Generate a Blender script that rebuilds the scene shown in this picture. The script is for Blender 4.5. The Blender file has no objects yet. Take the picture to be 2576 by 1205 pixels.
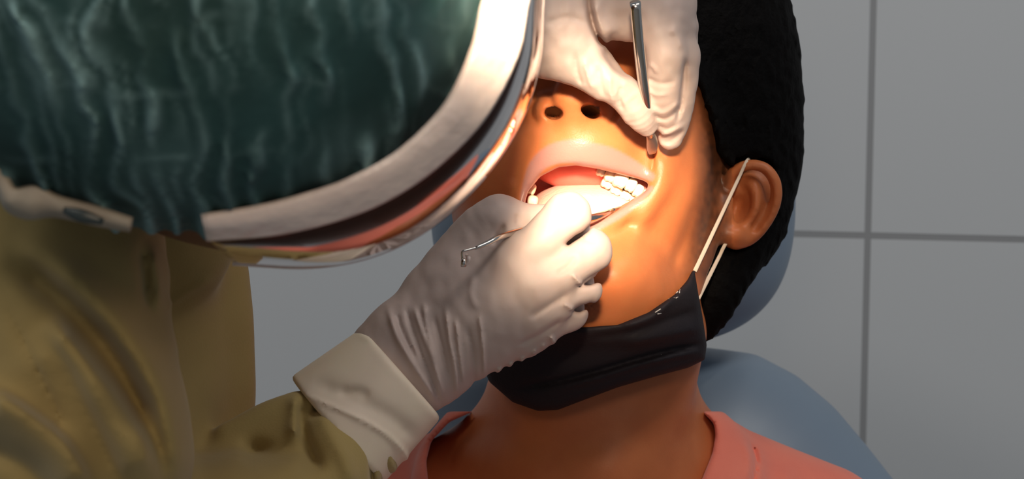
import bpy, math, os
import numpy as np
from mathutils import Vector, Matrix

# ---------------------------------------------------------------- camera, world, lights
SC = bpy.context.scene
COL = SC.collection
FPX = 4275.0                       # focal length in pixels of the 2576 px wide frame
CX, CY = 1288.0, 602.5
CAM_Z = 1.15
ROLL = math.radians(1.4)
RIGHT = Vector((math.cos(ROLL), 0.0, math.sin(ROLL)))
FWD = Vector((0, 1, 0))
UP = RIGHT.cross(FWD).normalized()
CAM = Vector((0, 0, CAM_Z))

cd = bpy.data.cameras.new('camera')
co = bpy.data.objects.new('camera', cd)
COL.objects.link(co)
cd.sensor_width = 36.0
cd.lens = FPX / 2576.0 * 36.0
cd.clip_start = 0.02
cd.dof.use_dof = True
cd.dof.focus_distance = 0.945
cd.dof.aperture_fstop = 13.0
co.matrix_world = Matrix(((RIGHT.x, UP.x, -FWD.x, CAM.x), (RIGHT.y, UP.y, -FWD.y, CAM.y),
                          (RIGHT.z, UP.z, -FWD.z, CAM.z), (0, 0, 0, 1)))
SC.camera = co
SC.view_settings.view_transform = 'Standard'
SC.view_settings.look = 'None'
SC.view_settings.exposure = 0.0
SC.view_settings.gamma = 1.0
SC.view_settings.use_curve_mapping = False

w = bpy.data.worlds.new('room_light')
SC.world = w
w.use_nodes = True
w.node_tree.nodes['Background'].inputs[0].default_value = (0.80, 0.90, 1.0, 1)
w.node_tree.nodes['Background'].inputs[1].default_value = 0.205


def c2w(x, y, d):
    return CAM + RIGHT * x + UP * y + FWD * d


def aim(o, src, dst):
    o.location = src
    o.rotation_euler = (dst - src).to_track_quat('-Z', 'Y').to_euler()


ld = bpy.data.lights.new('operatory_lamp', 'SPOT')
lo_ = bpy.data.objects.new('operatory_lamp', ld)
COL.objects.link(lo_)
ld.energy = 148.0
ld.color = (1.0, 0.79, 0.56)
ld.spot_size = math.radians(11.2)
ld.spot_blend = 0.9
ld.shadow_soft_size = 0.035
aim(lo_, c2w(0.015, 0.175, 0.18), c2w(0.042, 0.031, 0.95))

# added fill standing for stray light from the same lamp, outside its beam
pd = bpy.data.lights.new('lamp_spill', 'POINT')
po = bpy.data.objects.new('lamp_spill', pd)
COL.objects.link(po)
pd.energy = 2.3
pd.color = (1.0, 0.78, 0.56)
pd.shadow_soft_size = 0.06
po.location = c2w(0.015, 0.175, 0.18)

ad = bpy.data.lights.new('ceiling_fill', 'AREA')  # unseen ceiling light, set to the left to model the gown
ao = bpy.data.objects.new('ceiling_fill', ad)
COL.objects.link(ao)
ad.shape = 'RECTANGLE'
ad.size = 1.2
ad.size_y = 0.3
ad.energy = 9.0
ad.color = (1.0, 0.93, 0.85)
aim(ao, Vector((-1.1, -0.3, 2.5)), Vector((-0.1, 0.8, 1.1)))

ad2 = bpy.data.lights.new('ceiling_fill', 'AREA')  # second unseen overhead light, added to lift shirt, cuff and sleeve
ao2 = bpy.data.objects.new('ceiling_fill', ad2)
COL.objects.link(ao2)
ad2.shape = 'RECTANGLE'
ad2.size = 1.2
ad2.size_y = 0.3
ad2.energy = 11.0
ad2.color = (1.0, 0.95, 0.88)
aim(ao2, Vector((0.75, 0.15, 2.55)), Vector((0.1, 0.9, 1.0)))

# ---------------------------------------------------------------- small maths
QUALITY = 1.0
F32 = np.float32


def P(px, py, d):
    return np.array(((px - CX) * d / FPX, (CY - py) * d / FPX, d), F32)


def cam_to_world(v):
    R = np.array(RIGHT); U = np.array(UP); F = np.array(FWD)
    return (np.array(CAM)[None] + v[:, 0:1] * R + v[:, 1:2] * U + v[:, 2:3] * F)


def W(px, py, d):
    p = P(px, py, d)
    return c2w(float(p[0]), float(p[1]), float(p[2]))


class Q:
    """a chunk of sample points in camera space, with its box and its pixel coordinates"""
    def __init__(s, a):
        s.a = a
        s.lo = a.min(0); s.hi = a.max(0)
        s._uv = None

    @property
    def uv(s):
        if s._uv is None:
            z = np.maximum(s.a[:, 2], 0.05)
            s._uv = (s.a[:, 0] / z * FPX + CX, CY - s.a[:, 1] / z * FPX)
        return s._uv


FAR = F32(0.06)


def culled(q, lo, hi):
    gap = np.maximum(0, np.maximum(lo - q.hi, q.lo - hi))
    return float(np.sqrt((gap * gap).sum())) > 0.06


def smin(a, b, k):
    if k <= 0:
        return np.minimum(a, b)
    h = np.maximum(k - np.abs(a - b), 0) / k
    return np.minimum(a, b) - h * h * (k * 0.25)


def smax(a, b, k):
    return -smin(-a, -b, k)


def ell(q, c, r, rot=None):
    """c (px,py,d); r in metres (x,y,depth); rot degrees in the picture plane, then about y, then x"""
    c3 = P(*c)
    r = np.array(r, F32)
    m = float(r.max())
    if culled(q, c3 - m, c3 + m):
        return FAR
    p = q.a - c3
    if rot is not None:
        M = np.array(Matrix.Rotation(math.radians(rot[0]), 3, 'Z'))
        if len(rot) > 1:
            M = M @ np.array(Matrix.Rotation(math.radians(rot[1]), 3, 'Y'))
        if len(rot) > 2:
            M = M @ np.array(Matrix.Rotation(math.radians(rot[2]), 3, 'X'))
        p = p @ M.astype(F32)
    k0 = np.sqrt(((p / r) ** 2).sum(1))
    k1 = np.sqrt(((p / (r * r)) ** 2).sum(1)) + 1e-6
    return k0 * (k0 - 1) / k1


def epx(q, px, py, d, rx, ry, rd, rot=None):
    """ellipsoid with picture radii in pixels and depth radius in metres"""
    return ell(q, (px, py, d), (rx * d / FPX, ry * d / FPX, rd), rot)


def catmull(pts, n):
    pts = np.array(pts, float)
    if n <= 1 or len(pts) < 3:
        return pts
    e = np.vstack([2 * pts[0] - pts[1], pts, 2 * pts[-1] - pts[-2]])
    out = []
    for i in range(1, len(e) - 2):
        p0, p1, p2, p3 = e[i - 1:i + 3]
        for t in np.arange(n) / n:
            out.append(0.5 * (2 * p1 + (p2 - p0) * t + (2 * p0 - 5 * p1 + 4 * p2 - p3) * t * t + (3 * p1 - p0 - 3 * p2 + p3) * t ** 3))
    out.append(pts[-1])
    return np.array(out)


def tube(q, pts, n=1, k=0.0):
    """round tapering tube through (px,py,d,r px)"""
    pts = catmull(pts, n)
    best = None
    cs = [P(*t[:3]) for t in pts]
    rs = [F32(t[3] * t[2] / FPX) for t in pts]
    m = max(rs)
    allc = np.array(cs)
    if culled(q, allc.min(0) - m, allc.max(0) + m):
        return FAR
    for i in range(len(pts) - 1):
        a, b, ra, rb = cs[i], cs[i + 1], rs[i], rs[i + 1]
        mm = max(ra, rb)
        if culled(q, np.minimum(a, b) - mm, np.maximum(a, b) + mm):
            continue
        ba = b - a
        p = q.a - a
        t = np.clip((p @ ba) / max(float(ba @ ba), 1e-12), 0, 1)
        d = np.sqrt(((p - t[:, None] * ba) ** 2).sum(1)) - (ra + (rb - ra) * t)
        best = d if best is None else smin(best, d, k)
    return FAR if best is None else best


def poly2(q, poly, d=None):
    """signed distance in pixels to a closed picture polygon (negative inside)"""
    u, v = q.uv
    return poly_sd(u, v, poly)


def poly_sd(u, v, poly):
    poly = np.array(poly, F32)
    best = np.full(u.shape, 1e9, F32)
    inside = np.zeros(u.shape, bool)
    j = len(poly) - 1
    for i in range(len(poly)):
        ax, ay = poly[j]; bx, by = poly[i]
        ex, ey = bx - ax, by - ay
        wx, wy = u - ax, v - ay
        t = np.clip((wx * ex + wy * ey) / (ex * ex + ey * ey + 1e-9), 0, 1)
        best = np.minimum(best, (wx - ex * t) ** 2 + (wy - ey * t) ** 2)
        cond = ((ay > v) != (by > v))
        if abs(ey) > 1e-9:
            inside ^= cond & (u < ex * (v - ay) / ey + ax)
        j = i
    s = np.sqrt(best)
    return np.where(inside, -s, s)


def line_d(u, v, pts, n=4):
    """pixel distance to an open curve, and the position (0..1) along it"""
    pts = catmull(np.array([(a, b) for a, b in pts], float), n)
    best = np.full(u.shape, 1e12, F32)
    par = np.zeros(u.shape, F32)
    N = len(pts) - 1
    for i in range(N):
        ax, ay = pts[i]; bx, by = pts[i + 1]
        ex, ey = bx - ax, by - ay
        t = np.clip(((u - ax) * ex + (v - ay) * ey) / (ex * ex + ey * ey + 1e-9), 0, 1)
        dd = (u - ax - ex * t) ** 2 + (v - ay - ey * t) ** 2
        m = dd < best
        best = np.where(m, dd, best)
        par = np.where(m, (i + t) / N, par)
    return np.sqrt(best), par


def line_side(u, v, pts):
    """side of an open curve: positive below / left of one running down to the right"""
    pts = catmull(np.array([(a, b) for a, b in pts], float), 4)
    best = np.full(u.shape, 1e12, F32); side = np.zeros(u.shape, F32)
    for i in range(len(pts) - 1):
        ax, ay = pts[i]; ex, ey = pts[i + 1] - pts[i]
        t = np.clip(((u - ax) * ex + (v - ay) * ey) / (ex * ex + ey * ey + 1e-9), 0, 1)
        dd = (u - ax - ex * t) ** 2 + (v - ay - ey * t) ** 2
        m = dd < best
        best = np.where(m, dd, best)
        side = np.where(m, ex * (v - ay) - ey * (u - ax), side)
    return side


def ridges(q, items, dmax=None):
    """sum of raised (amp>0) or sunk folds running along curves; items (pts, width px, amp m)"""
    u, v = q.uv
    out = np.zeros(u.shape, F32)
    for pts, wd, amp in items:
        asym = wd if isinstance(wd, tuple) else None
        wd = max(wd) if asym else wd
        xs = [t[0] for t in pts]; ys = [t[1] for t in pts]
        m = (u > min(xs) - 3 * wd) & (u < max(xs) + 3 * wd) & (v > min(ys) - 3 * wd) & (v < max(ys) + 3 * wd)
        if not m.any():
            continue
        d, t = line_d(u[m], v[m], pts)
        if asym:
            wd = np.where(line_side(u[m], v[m], pts) > 0, asym[0], asym[1])
        out[m] += amp * np.exp(-(d / wd) ** 2) * np.clip(np.minimum(t, 1 - t) * 6 + (0 if asym else 0.08), 0, 1)
    return out


_rng = np.random.RandomState(7)
_TAB = _rng.rand(64, 64).astype(F32)


def vnoise(u, v, seed=0):
    u = u + seed * 17.3; v = v + seed * 9.1
    iu = np.floor(u).astype(int); iv = np.floor(v).astype(int)
    fu = u - iu; fv = v - iv
    fu = fu * fu * (3 - 2 * fu); fv = fv * fv * (3 - 2 * fv)
    a = _TAB[iu % 64, iv % 64]; b = _TAB[(iu + 1) % 64, iv % 64]
    c = _TAB[iu % 64, (iv + 1) % 64]; e = _TAB[(iu + 1) % 64, (iv + 1) % 64]
    return a + (b - a) * fu + (c - a) * fv + (a - b - c + e) * fu * fv


# ---------------------------------------------------------------- surface extraction
def extract(fn, lo, hi, h, band=8.5):
    """polygonise fn<0 inside the camera-space box lo..hi with cell size h (surface nets, evaluated only near the surface)"""
    h = h * QUALITY
    B = 4
    lo = np.array(lo, F32); hi = np.array(hi, F32)
    nb = np.ceil((hi - lo) / (h * B)).astype(int)
    ax = [lo[i] + (np.arange(nb[i]) * B + (B - 1) / 2) * h for i in range(3)]
    coarse = np.empty(tuple(nb), F32)
    for i in range(nb[0]):
        g = np.stack(np.meshgrid([ax[0][i]], ax[1], ax[2], indexing='ij'), -1).reshape(-1, 3).astype(F32)
        coarse[i] = np.broadcast_to(fn(Q(g)), (len(g),)).reshape(nb[1], nb[2])
    act = np.abs(coarse) < band * h
    n = nb * B
    G = np.repeat(np.repeat(np.repeat(coarse, B, 0), B, 1), B, 2)
    idx = np.argwhere(act)
    off = np.stack(np.meshgrid(np.arange(B), np.arange(B), np.arange(B), indexing='ij'), -1).reshape(-1, 3)
    CH = 4096
    for s in range(0, len(idx), CH):
        ii = (idx[s:s + CH, None, :] * B + off[None]).reshape(-1, 3)
        pts = (lo + ii * F32(h)).astype(F32)
        val = np.broadcast_to(fn(Q(pts)), (len(pts),))
        G[ii[:, 0], ii[:, 1], ii[:, 2]] = val
    # close the box
    for a in range(3):
        sl = [slice(None)] * 3
        for e in (0, -1):
            sl[a] = e
            G[tuple(sl)] = np.maximum(G[tuple(sl)], h * 0.5)
    S = G < 0
    cnt = np.zeros(tuple(n - 1), np.uint8)
    for dx in (0, 1):
        for dy in (0, 1):
            for dz in (0, 1):
                cnt += S[dx:n[0] - 1 + dx, dy:n[1] - 1 + dy, dz:n[2] - 1 + dz]
    cells = np.argwhere((cnt > 0) & (cnt < 8))
    corners = np.array([(x, y, z) for x in (0, 1) for y in (0, 1) for z in (0, 1)])
    vals = np.stack([G[cells[:, 0] + c[0], cells[:, 1] + c[1], cells[:, 2] + c[2]] for c in corners], 1)
    acc = np.zeros((len(cells), 3)); num = np.zeros(len(cells))
    for i in range(8):
        for j in range(i + 1, 8):
            if np.abs(corners[i] - corners[j]).sum() != 1:
                continue
            a = vals[:, i]; b = vals[:, j]
            m = (a < 0) != (b < 0)
            t = np.where(m, a / np.where(m, a - b, 1), 0)
            acc += np.where(m[:, None], corners[i] + (corners[j] - corners[i]) * t[:, None], 0)
            num += m
    verts = lo + (cells + acc / num[:, None]) * h
    vid = np.full(tuple(n - 1), -1, np.int32)
    vid[cells[:, 0], cells[:, 1], cells[:, 2]] = np.arange(len(cells))
    quads = []
    for a in range(3):
        b, c = (a + 1) % 3, (a + 2) % 3
        s0 = [slice(1, n[i] - 1) for i in range(3)]; s1 = list(s0)
        s0[a] = slice(0, n[a] - 1); s1[a] = slice(1, n[a])
        A = S[tuple(s0)]; Bn = S[tuple(s1)]
        e = np.argwhere(A != Bn)
        base = e.copy()
        base[:, b] += 1; base[:, c] += 1
        eb = np.eye(3, dtype=int)[b]; ec = np.eye(3, dtype=int)[c]
        g = lambda q: vid[q[:, 0], q[:, 1], q[:, 2]]
        f = np.stack([g(base - eb - ec), g(base - ec), g(base), g(base - eb)], 1)
        ins = A[e[:, 0], e[:, 1], e[:, 2]]
        f[~ins] = f[~ins][:, ::-1]
        quads.append(f)
    quads = np.vstack(quads)
    quads = quads[(quads >= 0).all(1)]
    # camera space (right, up, forward) is left-handed when read as world axes: flip the winding
    return verts, quads[:, ::-1]


def relax(v, f, it):
    for _ in range(it):
        acc = np.zeros_like(v); n = np.zeros(len(v))
        for i in range(4):
            a = f[:, i]; b = f[:, (i + 1) % 4]
            for k in range(3):
                acc[:, k] += np.bincount(a, v[b, k], len(v)) + np.bincount(b, v[a, k], len(v))
            n += np.bincount(a, minlength=len(v)) + np.bincount(b, minlength=len(v))
        v = v + 0.5 * (acc / n[:, None] - v)
    return v


def mesh_obj(name, verts, faces, mat, parent=None, smooth=True, attrs=None, mats=None, fmat=None):
    """camera-space vertices -> linked Blender object"""
    wv = cam_to_world(np.asarray(verts, float))
    return world_obj(name, wv, faces, mat, parent, smooth, attrs)


def world_obj(name, wv, faces, mat, parent=None, smooth=True, attrs=None):
    org = np.array(parent.matrix_world.translation) if parent is not None else wv.mean(0)
    me = bpy.data.meshes.new(name)
    wv = np.asarray(wv, float) - org
    if isinstance(faces, np.ndarray):
        k = faces.shape[1]
        me.vertices.add(len(wv)); me.vertices.foreach_set('co', wv.astype(F32).ravel())
        me.loops.add(len(faces) * k); me.loops.foreach_set('vertex_index', faces.astype(np.int32).ravel())
        me.polygons.add(len(faces))
        me.polygons.foreach_set('loop_start', np.arange(0, len(faces) * k, k, dtype=np.int32))
        me.update(calc_edges=True)
        me.validate()
    else:
        me.from_pydata([tuple(t) for t in wv], [], faces)
        me.update()
    me.polygons.foreach_set('use_smooth', np.full(len(me.polygons), smooth))
    for nm, arr in (attrs or {}).items():
        at = me.attributes.new(nm, 'FLOAT', 'POINT')
        at.data.foreach_set('value', np.asarray(arr, F32))
    me.materials.append(mat)
    o = bpy.data.objects.new(name, me)
    COL.objects.link(o)
    if parent is not None:
        o.parent = parent
    else:
        o.location = org
    if parent is not None and parent.type != 'EMPTY':
        pass
    bpy.context.view_layer.update()
    return o


def sdf_obj(name, fn, box, h, mat, parent=None, attr=None, smooth_it=1, band=8.5):
    """box in pixels and depth: (x0,y0,x1,y1,d0,d1)"""
    x0, y0, x1, y1, d0, d1 = box
    c = np.array([P(x, y, d) for x in (x0, x1) for y in (y0, y1) for d in (d0, d1)])
    v, f = extract(fn, c.min(0), c.max(0), h, band)
    v = relax(v, f, smooth_it)
    attrs = None
    if attr:
        q = Q(v.astype(F32))
        attrs = attr(q)
    return mesh_obj(name, v, f, mat, parent, True, attrs)


def sweep(pts, n=6, sides=12, n_sub=None, flat=None):
    """swept tube through (px,py,d,r px); flat=(direction, factor) squashes the section. returns camera-space verts, faces"""
    pts = catmull(pts, n)
    c = np.array([P(*t[:3]) for t in pts], float)
    r = np.array([t[3] * t[2] / FPX for t in pts])
    T = np.gradient(c, axis=0); T /= np.linalg.norm(T, axis=1)[:, None] + 1e-12
    up = np.array((0.03, 0.05, -1.0))
    V = []
    for i in range(len(c)):
        a = np.cross(T[i], up); a /= np.linalg.norm(a) + 1e-12
        b = np.cross(a, T[i])
        for k in range(sides):
            th = 2 * math.pi * k / sides
            ff = flat if flat else 1.0
            V.append(c[i] + r[i] * (a * math.cos(th) + b * math.sin(th) * ff))
    Fc = []
    for i in range(len(c) - 1):
        for k in range(sides):
            k2 = (k + 1) % sides
            Fc.append((i * sides + k, i * sides + k2, (i + 1) * sides + k2, (i + 1) * sides + k))
    Fc.append(tuple(range(sides))[::-1]); o = (len(c) - 1) * sides
    Fc.append(tuple(range(o, o + sides)))
    return np.array(V), Fc


def sweep_obj(name, pts, mat, parent=None, n=6, sides=12, flat=None):
    v, f = sweep(pts, n, sides, flat=flat)
    return mesh_obj(name, v, f, mat, parent)


# ---------------------------------------------------------------- materials
def srgb(r, g, b):
    f = lambda c: c / 12.92 if c <= 0.04045 else ((c + 0.055) / 1.055) ** 2.4
    return (f(r / 255), f(g / 255), f(b / 255), 1)


def material(name, color, rough=0.5, sss=0.0, spec=0.5, metal=0.0, noise=None, bump=None, coat=0.0, sss_radius=(1.0, 0.35, 0.2), sss_scale=0.006, sheen=0.0):
    """noise=(scale, second colour, amount); bump=(scale, strength, distance)"""
    m = bpy.data.materials.new(name)
    m.use_nodes = True
    nt = m.node_tree
    b = nt.nodes['Principled BSDF']
    b.inputs['Base Color'].default_value = color
    b.inputs['Roughness'].default_value = rough
    b.inputs['Specular IOR Level'].default_value = spec
    b.inputs['Metallic'].default_value = metal
    b.inputs['Coat Weight'].default_value = coat
    if sheen:
        b.inputs['Sheen Weight'].default_value = sheen
    if sss:
        b.inputs['Subsurface Weight'].default_value = sss
        b.inputs['Subsurface Radius'].default_value = sss_radius
        b.inputs['Subsurface Scale'].default_value = sss_scale
    tc = nt.nodes.new('ShaderNodeTexCoord')
    m['_last'] = 0
    if noise:
        n = nt.nodes.new('ShaderNodeTexNoise')
        n.inputs['Scale'].default_value = noise[0]
        n.inputs['Detail'].default_value = 4
        nt.links.new(tc.outputs['Object'], n.inputs['Vector'])
        mx = nt.nodes.new('ShaderNodeMix'); mx.data_type = 'RGBA'
        mx.inputs[6].default_value = color
        mx.inputs[7].default_value = noise[1]
        mp = nt.nodes.new('ShaderNodeMapRange')
        mp.inputs[1].default_value = 0.35; mp.inputs[2].default_value = 0.7
        mp.inputs[3].default_value = 0.0; mp.inputs[4].default_value = noise[2]
        nt.links.new(n.outputs['Fac'], mp.inputs[0])
        nt.links.new(mp.outputs[0], mx.inputs[0])
        nt.links.new(mx.outputs[2], b.inputs['Base Color'])
    if bump:
        n = nt.nodes.new('ShaderNodeTexNoise')
        n.inputs['Scale'].default_value = bump[0]
        n.inputs['Detail'].default_value = 6
        nt.links.new(tc.outputs['Object'], n.inputs['Vector'])
        bp = nt.nodes.new('ShaderNodeBump')
        bp.inputs['Strength'].default_value = bump[1]
        bp.inputs['Distance'].default_value = bump[2]
        nt.links.new(n.outputs['Fac'], bp.inputs['Height'])
        nt.links.new(bp.outputs[0], b.inputs['Normal'])
    return m


def mix_attr(m, attr, color, rough=None):
    """blend the base colour to another one where the surface carries the attribute"""
    nt = m.node_tree
    b = nt.nodes['Principled BSDF']
    a = nt.nodes.new('ShaderNodeAttribute'); a.attribute_name = attr
    mx = nt.nodes.new('ShaderNodeMix'); mx.data_type = 'RGBA'
    mx.inputs[7].default_value = color
    lk = b.inputs['Base Color'].links
    if lk:
        nt.links.new(lk[0].from_socket, mx.inputs[6])
    else:
        mx.inputs[6].default_value = b.inputs['Base Color'].default_value
    nt.links.new(a.outputs['Fac'], mx.inputs[0])
    nt.links.new(mx.outputs[2], b.inputs['Base Color'])
    if rough is not None:
        r = nt.nodes.new('ShaderNodeMix'); r.data_type = 'FLOAT'
        lr = b.inputs['Roughness'].links
        if lr:
            nt.links.new(lr[0].from_socket, r.inputs[2])
        else:
            r.inputs[2].default_value = b.inputs['Roughness'].default_value
        r.inputs[3].default_value = rough
        nt.links.new(a.outputs['Fac'], r.inputs[0])
        nt.links.new(r.outputs[0], b.inputs['Roughness'])


M = {}
M['skin'] = material('brown_skin', (0.53, 0.165, 0.058, 1), 0.43, sss=0.25, spec=0.30, noise=(60, (0.45, 0.125, 0.042, 1), 0.5), bump=(900, 0.12, 0.001))
mix_attr(M['skin'], 'lip', (0.37, 0.175, 0.15, 1), 0.30)
mix_attr(M['skin'], 'inner', (0.80, 0.17, 0.125, 1), 0.28)
mix_attr(M['skin'], 'stubble_shade', (0.025, 0.014, 0.01, 1))  # short beard hair, plus shade painted into nostrils and the hollow before the ear
M['dentist_skin'] = material('dentist_skin', (0.12, 0.05, 0.03, 1), 0.45, sss=0.15, bump=(700, 0.1, 0.001))
M['hair'] = material('black_hair', (0.0035, 0.003, 0.003, 1), 0.7, spec=0.05, bump=(400, 0.5, 0.002))
M['tooth'] = material('tooth_enamel', (0.92, 0.86, 0.70, 1), 0.18, sss=0.2, spec=0.6, noise=(120, (0.86, 0.74, 0.50, 1), 0.6))
M['gum'] = material('gum_pink', (0.70, 0.22, 0.19, 1), 0.25, sss=0.2, spec=0.5, bump=(400, 0.2, 0.001))
M['tongue'] = material('tongue_pink', (0.82, 0.46, 0.38, 1), 0.32, sss=0.2, bump=(500, 0.3, 0.001))
M['glove'] = material('latex_glove', (0.56, 0.435, 0.39, 1), 0.5, sss=0.12, spec=0.28, noise=(25, (0.48, 0.37, 0.335, 1), 0.6), bump=(350, 0.10, 0.001))
M['cuff'] = material('cream_latex_cuff', (0.86, 0.73, 0.55, 1), 0.5, sss=0.1, spec=0.3, noise=(14, (0.74, 0.59, 0.50, 1), 0.7), bump=(200, 0.1, 0.001))
M['gown'] = material('olive_gown', (0.39, 0.285, 0.11, 1), 0.8, spec=0.15, noise=(9, (0.32, 0.225, 0.085, 1), 0.8), bump=(900, 0.25, 0.0006), sheen=0.2)
M['shirt'] = material('coral_shirt', (0.92, 0.25, 0.17, 1), 0.85, spec=0.1, noise=(30, (0.84, 0.21, 0.15, 1), 0.7), bump=(1200, 0.4, 0.0006), sheen=0.3)
M['mask'] = material('black_mask', (0.018, 0.014, 0.017, 1), 0.7, spec=0.2, bump=(600, 0.4, 0.0008), noise=(40, (0.018, 0.015, 0.02, 1), 0.6))
M['loop'] = material('white_elastic', (0.74, 0.60, 0.48, 1), 0.7, spec=0.2, bump=(1500, 0.3, 0.0005))
M['print'] = material('white_print_glint', (0.5, 0.48, 0.46, 1), 0.5)
M['steel'] = material('polished_steel', (0.62, 0.58, 0.54, 1), 0.18, metal=1.0, bump=(300, 0.03, 0.0005))
M['brushed'] = material('brushed_steel', (0.50, 0.45, 0.40, 1), 0.45, metal=1.0, bump=(500, 0.1, 0.0005))
M['vinyl'] = material('blue_vinyl', (0.21, 0.275, 0.36, 1), 0.42, spec=0.5, noise=(6, (0.20, 0.28, 0.38, 1), 0.7), bump=(700, 0.08, 0.0006))
M['plastic'] = material('grey_plastic', (0.45, 0.46, 0.47, 1), 0.4)
M['cap'] = material('teal_cap_fabric', (0.028, 0.076, 0.078, 1), 0.75, spec=0.2, noise=(16, (0.016, 0.042, 0.038, 1), 0.9), bump=(250, 0.3, 0.001))
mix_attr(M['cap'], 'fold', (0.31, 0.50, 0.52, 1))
M['band'] = material('frosted_band', (0.93, 0.77, 0.70, 1), 0.25, sss=0.1, spec=0.5, noise=(45, (0.84, 0.68, 0.62, 1), 0.8), bump=(55, 0.6, 0.005))
M['strap'] = material('beige_strap', (0.42, 0.36, 0.28, 1), 0.6, noise=(60, (0.30, 0.25, 0.2, 1), 0.7), bump=(300, 0.3, 0.001))
M['buckle'] = material('dark_buckle', (0.02, 0.03, 0.03, 1), 0.4)
M['floor'] = material('floor_vinyl', (0.30, 0.29, 0.27, 1), 0.5, noise=(5, (0.26, 0.25, 0.24, 1), 0.8))


def visor_material():
    m = bpy.data.materials.new('clear_visor')
    m.use_nodes = True
    nt = m.node_tree
    nt.nodes.remove(nt.nodes['Principled BSDF'])
    out = nt.nodes['Material Output']
    tr = nt.nodes.new('ShaderNodeBsdfTransparent'); tr.inputs[0].default_value = (0.80, 0.76, 0.76, 1)
    gl = nt.nodes.new('ShaderNodeBsdfGlossy'); gl.inputs['Roughness'].default_value = 0.06
    gl.inputs[0].default_value = (0.95, 0.92, 0.92, 1)
    df = nt.nodes.new('ShaderNodeBsdfTranslucent'); df.inputs[0].default_value = (0.6, 0.52, 0.5, 1)
    lw = nt.nodes.new('ShaderNodeLayerWeight'); lw.inputs['Blend'].default_value = 0.10
    m1 = nt.nodes.new('ShaderNodeMixShader'); m2 = nt.nodes.new('ShaderNodeMixShader')
    m1.inputs[0].default_value = 0.015
    nt.links.new(tr.outputs[0], m1.inputs[1]); nt.links.new(df.outputs[0], m1.inputs[2])
    nt.links.new(lw.outputs['Fresnel'], m2.inputs[0])
    nt.links.new(m1.outputs[0], m2.inputs[1]); nt.links.new(gl.outputs[0], m2.inputs[2])
    nt.links.new(m2.outputs[0], out.inputs[0])
    return m


M['visor'] = visor_material()
M['rim'] = material('visor_rim', (0.82, 0.66, 0.60, 1), 0.25, spec=0.6, sss=0.2)


def wall_material():
    m = material('grey_wall_tile', (0.56, 0.58, 0.60, 1), 0.42, spec=0.35)
    nt = m.node_tree
    b = nt.nodes['Principled BSDF']
    tc = nt.nodes.new('ShaderNodeTexCoord')
    mp = nt.nodes.new('ShaderNodeMapping')
    br = nt.nodes.new('ShaderNodeTexBrick')
    br.offset = 0.0
    br.inputs['Scale'].default_value = 1.0
    br.inputs['Brick Width'].default_value = 0.40
    br.inputs['Row Height'].default_value = 0.30
    br.inputs['Mortar Size'].default_value = 0.0034
    br.inputs['Mortar Smooth'].default_value = 0.1
    br.inputs['Color1'].default_value = (0.56, 0.58, 0.60, 1)
    br.inputs['Color2'].default_value = (0.55, 0.565, 0.585, 1)
    br.inputs['Mortar'].default_value = (0.30, 0.305, 0.315, 1)
    sp = nt.nodes.new('ShaderNodeSeparateXYZ'); cb = nt.nodes.new('ShaderNodeCombineXYZ')
    nt.links.new(tc.outputs['Object'], sp.inputs[0])
    nt.links.new(sp.outputs[0], cb.inputs[0]); nt.links.new(sp.outputs[2], cb.inputs[1])
    nt.links.new(cb.outputs[0], br.inputs['Vector'])
    nt.links.new(br.outputs['Color'], b.inputs['Base Color'])
    bp = nt.nodes.new('ShaderNodeBump'); bp.inputs['Strength'].default_value = 0.5; bp.inputs['Distance'].default_value = 0.002
    iv = nt.nodes.new('ShaderNodeMath'); iv.operation = 'SUBTRACT'; iv.inputs[0].default_value = 1.0
    nt.links.new(br.outputs['Fac'], iv.inputs[1]); nt.links.new(iv.outputs[0], bp.inputs['Height'])
    nt.links.new(bp.outputs[0], b.inputs['Normal'])
    return m


M['wall'] = wall_material()


def root(name, label, cat, loc):
    o = bpy.data.objects.new(name, None)
    COL.objects.link(o)
    o.empty_display_size = 0.05
    o.location = loc
    o['label'] = label; o['category'] = cat
    bpy.context.view_layer.update()
    return o


# ---------------------------------------------------------------- room
WALL_D = 1.70
gx = W(2183, 593, WALL_D)            # where the two visible grout lines cross


def slab(name, lo, hi, mat, origin):
    x0, y0, z0 = lo; x1, y1, z1 = hi
    v = np.array([(x, y, z) for x in (x0, x1) for y in (y0, y1) for z in (z0, z1)], float)
    f = [(0, 1, 3, 2), (4, 6, 7, 5), (0, 4, 5, 1), (2, 3, 7, 6), (0, 2, 6, 4), (1, 5, 7, 3)]
    me = bpy.data.meshes.new(name)
    me.from_pydata([tuple(t - np.array(origin)) for t in v], [], f)
    me.materials.append(mat)
    o = bpy.data.objects.new(name, me); o.location = origin
    COL.objects.link(o)
    o['kind'] = 'structure'
    return o


slab('wall_back', (-2.2, WALL_D, 0), (2.2, WALL_D + 0.1, 2.7), M['wall'], (gx.x, WALL_D, gx.z))
slab('floor', (-2.2, -1.2, -0.05), (2.2, WALL_D, 0), M['floor'], (0, 0, 0))

# ---------------------------------------------------------------- dental chair
chair = root('dental_chair', 'blue vinyl dental chair with rounded headrest behind the reclining patient', 'dental chair', (W(1500, 1000, 1.2).x, 1.0, 0))


def headrest_fn(q):
    u, v = q.uv
    s = ((np.abs(u - 1542) / 460) ** 3 + (np.abs(v - 462) / 412) ** 3 + 1e-6) ** (1 / 3.0) - 1
    a = s * F32(430 * 1.24 / FPX)
    k = 0.048
    b = np.abs(q.a[:, 2] - 1.24) - 0.05 + k * 0.9
    a = a + k
    return (np.minimum(np.maximum(a, b), 0) + np.sqrt(np.maximum(a, 0) ** 2 + np.maximum(b, 0) ** 2) - k) * 0.85


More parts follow.
